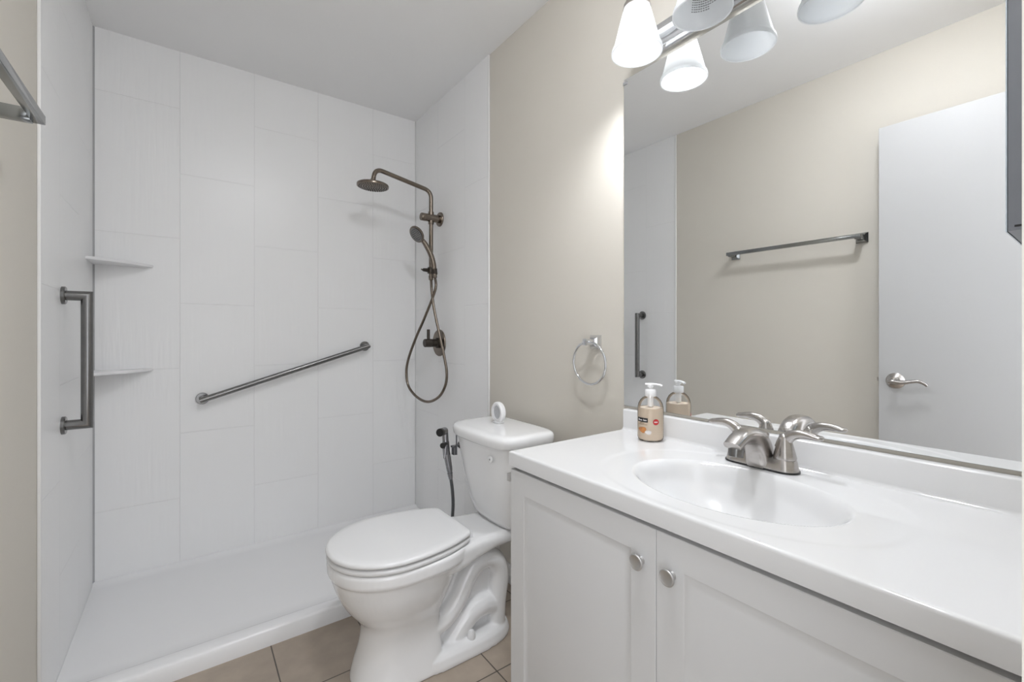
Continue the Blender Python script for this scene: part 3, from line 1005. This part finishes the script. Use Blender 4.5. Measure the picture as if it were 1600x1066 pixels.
bm = LATHE([(0.0150, 0.126), (0.0155, 0.128), (0.0155, 0.1435), (0.0140, 0.146), (0.006, 0.147), (0.0052, 0.148), (0.0052, 0.152), (0.0085, 0.153), (0.0085, 0.159), (0.0045, 0.1625), (0.0, 0.163)], (SX, SY, ZS), (0, 0, 1), 32)
# nozzle points along the counter
nd = Vector((0.42, -0.9, 0)).normalized()
c0 = Vector((SX, SY, ZS + 0.1605))
tube(bm, catmull([c0 - nd * 0.014, c0 + nd * 0.006 + Vector((0, 0, 0.001)), c0 + nd * 0.024, c0 + nd * 0.033 - Vector((0, 0, 0.003))], 6), [(0.0032, 0.0065)] * 8 + [(0.003, 0.005)] * 11, 12)
obj('pump_head', bm, M['white_plastic'], t)
bm = bmesh.new()
tube(bm, [(SX, SY, ZS + 0.128), (SX, SY, ZS + 0.10), (SX + 0.004, SY, ZS + 0.0945)], [0.0085, 0.0085, 0.004], 14)
obj('dip_tube', bm, M['white_plastic'], t)
cam_ang = math.atan2(-SY, -SX)


def patch(bm, u0, u1, z0, z1, n=10, lift=0.0004):
    """curved label patch; u = sideways fraction of the radius as seen from the doorway, left negative"""
    def P(u, z):
        a = cam_ang - math.asin(max(-0.999, min(0.999, -u)))
        a = cam_ang - math.asin(max(-0.999, min(0.999, u)))
        return (SX + (SR + lift) * cos(a), SY + (SR + lift) * sin(a), ZS + z)
    A = [bm.verts.new(P(u0 + (u1 - u0) * k / n, z0)) for k in range(n + 1)]
    B = [bm.verts.new(P(u0 + (u1 - u0) * k / n, z1)) for k in range(n + 1)]
    for k in range(n):
        bm.faces.new((A[k], A[k + 1], B[k + 1], B[k]))


def patch_disc(bm, uc, zc, ru, rz, n=24, lift=0.0004, wob=0.0):
    def P(u, z):
        a = cam_ang - math.asin(max(-0.999, min(0.999, u)))
        return (SX + (SR + lift) * cos(a), SY + (SR + lift) * sin(a), ZS + z)
    c = bm.verts.new(P(uc, zc))
    R = []
    for k in range(n):
        a = 2 * pi * k / n
        f = 1 + wob * sin(3 * a + 0.7)
        R.append(bm.verts.new(P(uc + ru * f * cos(a), zc + rz * f * sin(a))))
    for k in range(n):
        bm.faces.new((c, R[k], R[(k + 1) % n]))


SGN = 1.0     # seen from the doorway, +u runs to the right
bm = bmesh.new(); patch(bm, -0.93 * -SGN, -0.20 * -SGN, 0.0555, 0.0675)
lb = obj('brand_box', bm, M['label_black'], t)
bm = bmesh.new()
for g0, g1, n in ((-0.86, -0.60, 4), (-0.53, -0.27, 5)):
    for k in range(n):
        a = g0 + (g1 - g0) * k / n
        h = 0.0034 if k else 0.0052
        patch(bm, (a) * -SGN, (a + (g1 - g0) / n * 0.72) * -SGN, 0.0592, 0.0592 + h, 2, 0.0007)
obj('lettering', bm, M['label_white'], lb)
bm = bmesh.new()
for zz, a, b in ((0.0515, -0.80, -0.45), (0.0475, -0.86, -0.25)):
    n = 9
    for k in range(n):
        u = a + (b - a) * k / n
        patch(bm, u * -SGN, (u + (b - a) / n * 0.7) * -SGN, zz, zz + 0.002, 2, 0.0004)
obj('small_print', bm, M['label_brown'], t)
bm = bmesh.new(); patch_disc(bm, 0.40 * -SGN, 0.0575, 0.215, 0.0085)
rd = obj('red_sticker', bm, M['label_red'], t)
bm = bmesh.new()
for k in range(3):
    u = 0.27 + 0.09 * k
    patch(bm, u * -SGN, (u + 0.065) * -SGN, 0.0558, 0.0592, 2, 0.0008)
obj('lettering', bm, M['label_white'], rd)
bm = bmesh.new(); patch_disc(bm, -0.58 * -SGN, 0.0335, 0.27, 0.0085, wob=0.12)
obj('fruit_picture', bm, M['label_orange'], t)
bm = bmesh.new(); patch_disc(bm, -0.16 * -SGN, 0.0275, 0.24, 0.0055, lift=0.0006, wob=0.1)
obj('flower_picture', bm, M['label_white'], t)

# mirror
t = obj('wall_mirror', BOX(XG + 0.0005, XR - 0.0002, YN + 0.004, 0.964, 0.877, 1.944), M['mirror_edge'], base=(1.16, 0.5, 0.877), smooth=False)
tag(t, 'large frameless wall mirror above the backsplash', 'mirror')
bm = bmesh.new()
vs = [bm.verts.new(q) for q in ((XG, YN + 0.0045, 0.8775), (XG, 0.9635, 0.8775), (XG, 0.9635, 1.9435), (XG, YN + 0.0045, 1.9435))]
bm.faces.new(vs[::-1])
obj('reflecting_face', bm, M['mirror'], t, smooth=False, recalc=False)
obj('mirror_clip', BOX(XG - 0.003, XR - 0.0002, 0.950, 0.966, 1.926, 1.936, bev=0.001), M['caulk'], t)

# ------------------------------------------------------------------ vanity light
t = thing('vanity_light', 'chrome vanity light bar with frosted glass shades above the mirror', 'light fixture', (XR, 0.62, 2.0))
bm = bmesh.new()
by0, by1 = 0.37, 0.87
xw = XR - 0.0005
prism(bm, [(xw, 1.962), (xw - 0.012, 1.962), (xw - 0.016, 1.966), (xw - 0.016, 1.978), (xw - 0.028, 1.984), (xw - 0.040, 1.994), (xw - 0.044, 2.006), (xw - 0.040, 2.018), (xw - 0.028, 2.028), (xw - 0.016, 2.034), (xw - 0.016, 2.046), (xw - 0.012, 2.05), (xw, 2.05)], 'y', by0, by1)
obj('back_bar', bm, M['chrome'], t, angle=25)
LX, LZ = 1.0415, 1.917
for i, ly in enumerate((0.821, 0.620, 0.419)):
    bm = bmesh.new()
    tube(bm, catmull([(xw - 0.038, ly, 2.006), (xw - 0.062, ly, 2.03), (xw - 0.082, ly, 2.075), (xw - 0.105, ly, 2.096), (LX, ly, 2.092), (LX, ly, 2.080)], 6), 0.0075, 12)
    arm = obj('arm', bm, M['chrome'], t)
    bm = LATHE([(0.0, 0.172), (0.012, 0.172), (0.022, 0.166), (0.030, 0.152), (0.037, 0.140), (0.039, 0.128), (0.0365, 0.1275), (0.034, 0.139), (0.026, 0.151), (0.0, 0.156)], (LX, ly, LZ), (0, 0, 1), 32)
    obj('shade_holder', bm, M['nickel'], arm)
    th = 0.0032
    outp = [(0.0335, 0.141), (0.036, 0.132), (0.0415, 0.112), (0.0510, 0.075), (0.0592, 0.043), (0.0655, 0.019), (0.0672, 0.0155), (0.0698, 0.0130), (0.0712, 0.007), (0.0712, 0.001), (0.0698, 0.0)]
    inp = [(0.0672, 0.0012), (0.0680, 0.006), (0.0655, 0.0115), (0.0622, 0.0195), (0.0558, 0.043), (0.0476, 0.075), (0.0382, 0.112), (0.0328, 0.132), (0.0305, 0.141)]
    prof = outp + inp
    bm = bmesh.new()
    lathe(bm, prof + [prof[0]], (LX, ly, LZ), (0, 0, 1), 56, cap=False)
    bmesh.ops.remove_doubles(bm, verts=bm.verts[:], dist=1e-6)
    sh = obj('lamp_shade', bm, M['shade'], t, angle=50)
    lit = (i == 0)
    bm = LATHE([(0.012, 0.128), (0.0125, 0.112), (0.014, 0.102), (0.022, 0.085), (0.0275, 0.068), (0.029, 0.054), (0.0275, 0.040), (0.022, 0.029), (0.013, 0.0215), (0.0, 0.019)], (LX, ly, LZ), (0, 0, 1), 32)
    if lit:
        obj('bulb', bm, M['bulb'], t)
        # the lamp's own light, shining out of the shade's mouth
        ld = bpy.data.lights.new('lamp_light', 'SPOT')
        ld.energy = SPOT
        ld.color = TINT
        ld.spot_size = radians(164)
        ld.spot_blend = 1.0
        ld.shadow_soft_size = 0.03
        lo = bpy.data.objects.new('lamp_light', ld)
        lo.location = (LX, ly, LZ + 0.004)
        COL.objects.link(lo)
    if i == 1:
        # block of fine illegible print on the glass
        bm = bmesh.new()
        for row in range(9):
            h = 0.082 - row * 0.0052
            ri = 0.0476 + (0.075 - h) * 0.255 - 0.0009
            a0 = math.atan2(0.51, 0.86) + 0.50
            n = 12 - (row > 6) * 4
            for kk in range(n):
                aa = a0 - 0.105 * kk
                w = -random.uniform(0.065, 0.095)
                vs = []
                for da, dh in ((0, 0), (w, 0), (w, 0.0024), (0, 0.0024)):
                    r2 = ri - dh * 0.255
                    vs.append(bm.verts.new((LX + r2 * cos(aa + da), ly + r2 * sin(aa + da), LZ + h + dh)))
                bm.faces.new(vs)
        obj('fine_print', bm, M['ink'], sh)

# unseen dome lamp, added to brighten the shower and the room
t = thing('added_fill_lamp', 'added unseen dome lamp on the ceiling, filling the room with light', 'added light', (0.42, 0.46, C))
obj('fill_lamp_base', LATHE([(0.088, 0), (0.088, -0.016), (0.082, -0.020)], (0.42, 0.46, C), (0, 0, 1), 40), M['white_paint'], t)
obj('fill_lamp_dome', LATHE([(0.080, -0.018), (0.077, -0.036), (0.064, -0.055), (0.040, -0.067), (0.0, -0.072)], (0.42, 0.46, C), (0, 0, 1), 40), M['dome'], t)

# ------------------------------------------------------------------ towel ring
t = thing('towel_ring', 'chrome towel ring on a square mount left of the mirror', 'towel ring', (XR, 1.094, 1.08))
bm = bmesh.new()
ry, rz = 1.092, 1.082
loft(bm, [[(x, ry + a * s, rz + b * s) for a, b in ((-1, -1), (1, -1), (1, 1), (-1, 1))] for x, s in ((XR - 0.0002, 0.0245), (XR - 0.005, 0.0245), (XR - 0.010, 0.021), (XR - 0.018, 0.0125), (XR - 0.020, 0.0105))])
obj('mount', bm, M['chrome'], t, angle=20)
obj('post', BOX(XR - 0.060, XR - 0.018, ry - 0.0095, ry + 0.0095, rz - 0.011, rz + 0.011, bev=0.0015), M['chrome'], t)
bm = bmesh.new()
pts = []
for k in range(49):
    a = 2 * pi * k / 48
    pts.append((XR - 0.045 + 0.006 * (1 - cos(a)) * 0.5, ry - 0.006 + 0.0755 * sin(a), rz - 0.072 + 0.0735 * cos(a)))
tube(bm, pts, 0.0042, 12, cap=False)
obj('ring', bm, M['chrome'], t)

# towel bar on the left wall
t = thing('towel_bar', 'square chrome towel bar on the left wall, repeated in the mirror', 'towel bar', (XL, 1.06, 1.58))
bx, bz = XL + 0.078, 1.575
obj('bar', BOX(bx - 0.0095, bx + 0.0095, 0.730, 1.376, bz - 0.0095, bz + 0.0095, bev=0.001), M['towel_chrome'], t)
for yy in (0.745, 1.362):
    bm = bmesh.new()
    loft(bm, [[(x, yy + a * s, bz + b * s) for a, b in ((-1, -1), (1, -1), (1, 1), (-1, 1))] for x, s in ((XL + 0.0002, 0.0245), (XL + 0.006, 0.0245), (XL + 0.011, 0.020), (XL + 0.020, 0.0135))])
    mo = obj('mount', bm, M['towel_chrome'], t, angle=20)
    obj('post', BOX(XL + 0.018, bx - 0.009, yy - 0.0125, yy + 0.0125, bz - 0.0125, bz + 0.0125, bev=0.001), M['towel_chrome'], mo)

# shallow medicine cabinet on the near wall, beside the mirror
MX0, MX1, MY, MZ0, MZ1 = 0.80, 1.150, 0.0842, 1.239, 1.95
t = obj('medicine_cabinet', BOX(MX0 + 0.0005, MX1 - 0.0005, YN + 0.0003, MY - 0.0022, MZ0, MZ1, bev=0.0006), M['cab_side'], base=(0.97, YN, MZ0), smooth=False)
tag(t, 'shallow dark grey medicine cabinet at the right end of the mirror', 'medicine cabinet')
bm = bmesh.new()
loft(bm, [[(x0, y, z0), (x1, y, z0), (x1, y, z1), (x0, y, z1)] for x0, x1, z0, z1, y in ((MX0, MX1, MZ0 - 0.001, MZ1 + 0.001, MY - 0.0020), (MX0, MX1, MZ0 - 0.001, MZ1 + 0.001, MY - 0.0008), (MX0 + 0.012, MX1 - 0.012, MZ0 + 0.011, MZ1 - 0.011, MY))])
obj('mirror_door', bm, M['bevel'], t, smooth=False)
obj('painted_gap_shade', BOX(MX0 - 0.0002, MX0 + 0.003, YN + 0.008, MY - 0.008, MZ0 + 0.004, MZ0 + 0.0065), M['black'], t, smooth=False)  # solid black strip painted in as the shade of a gap
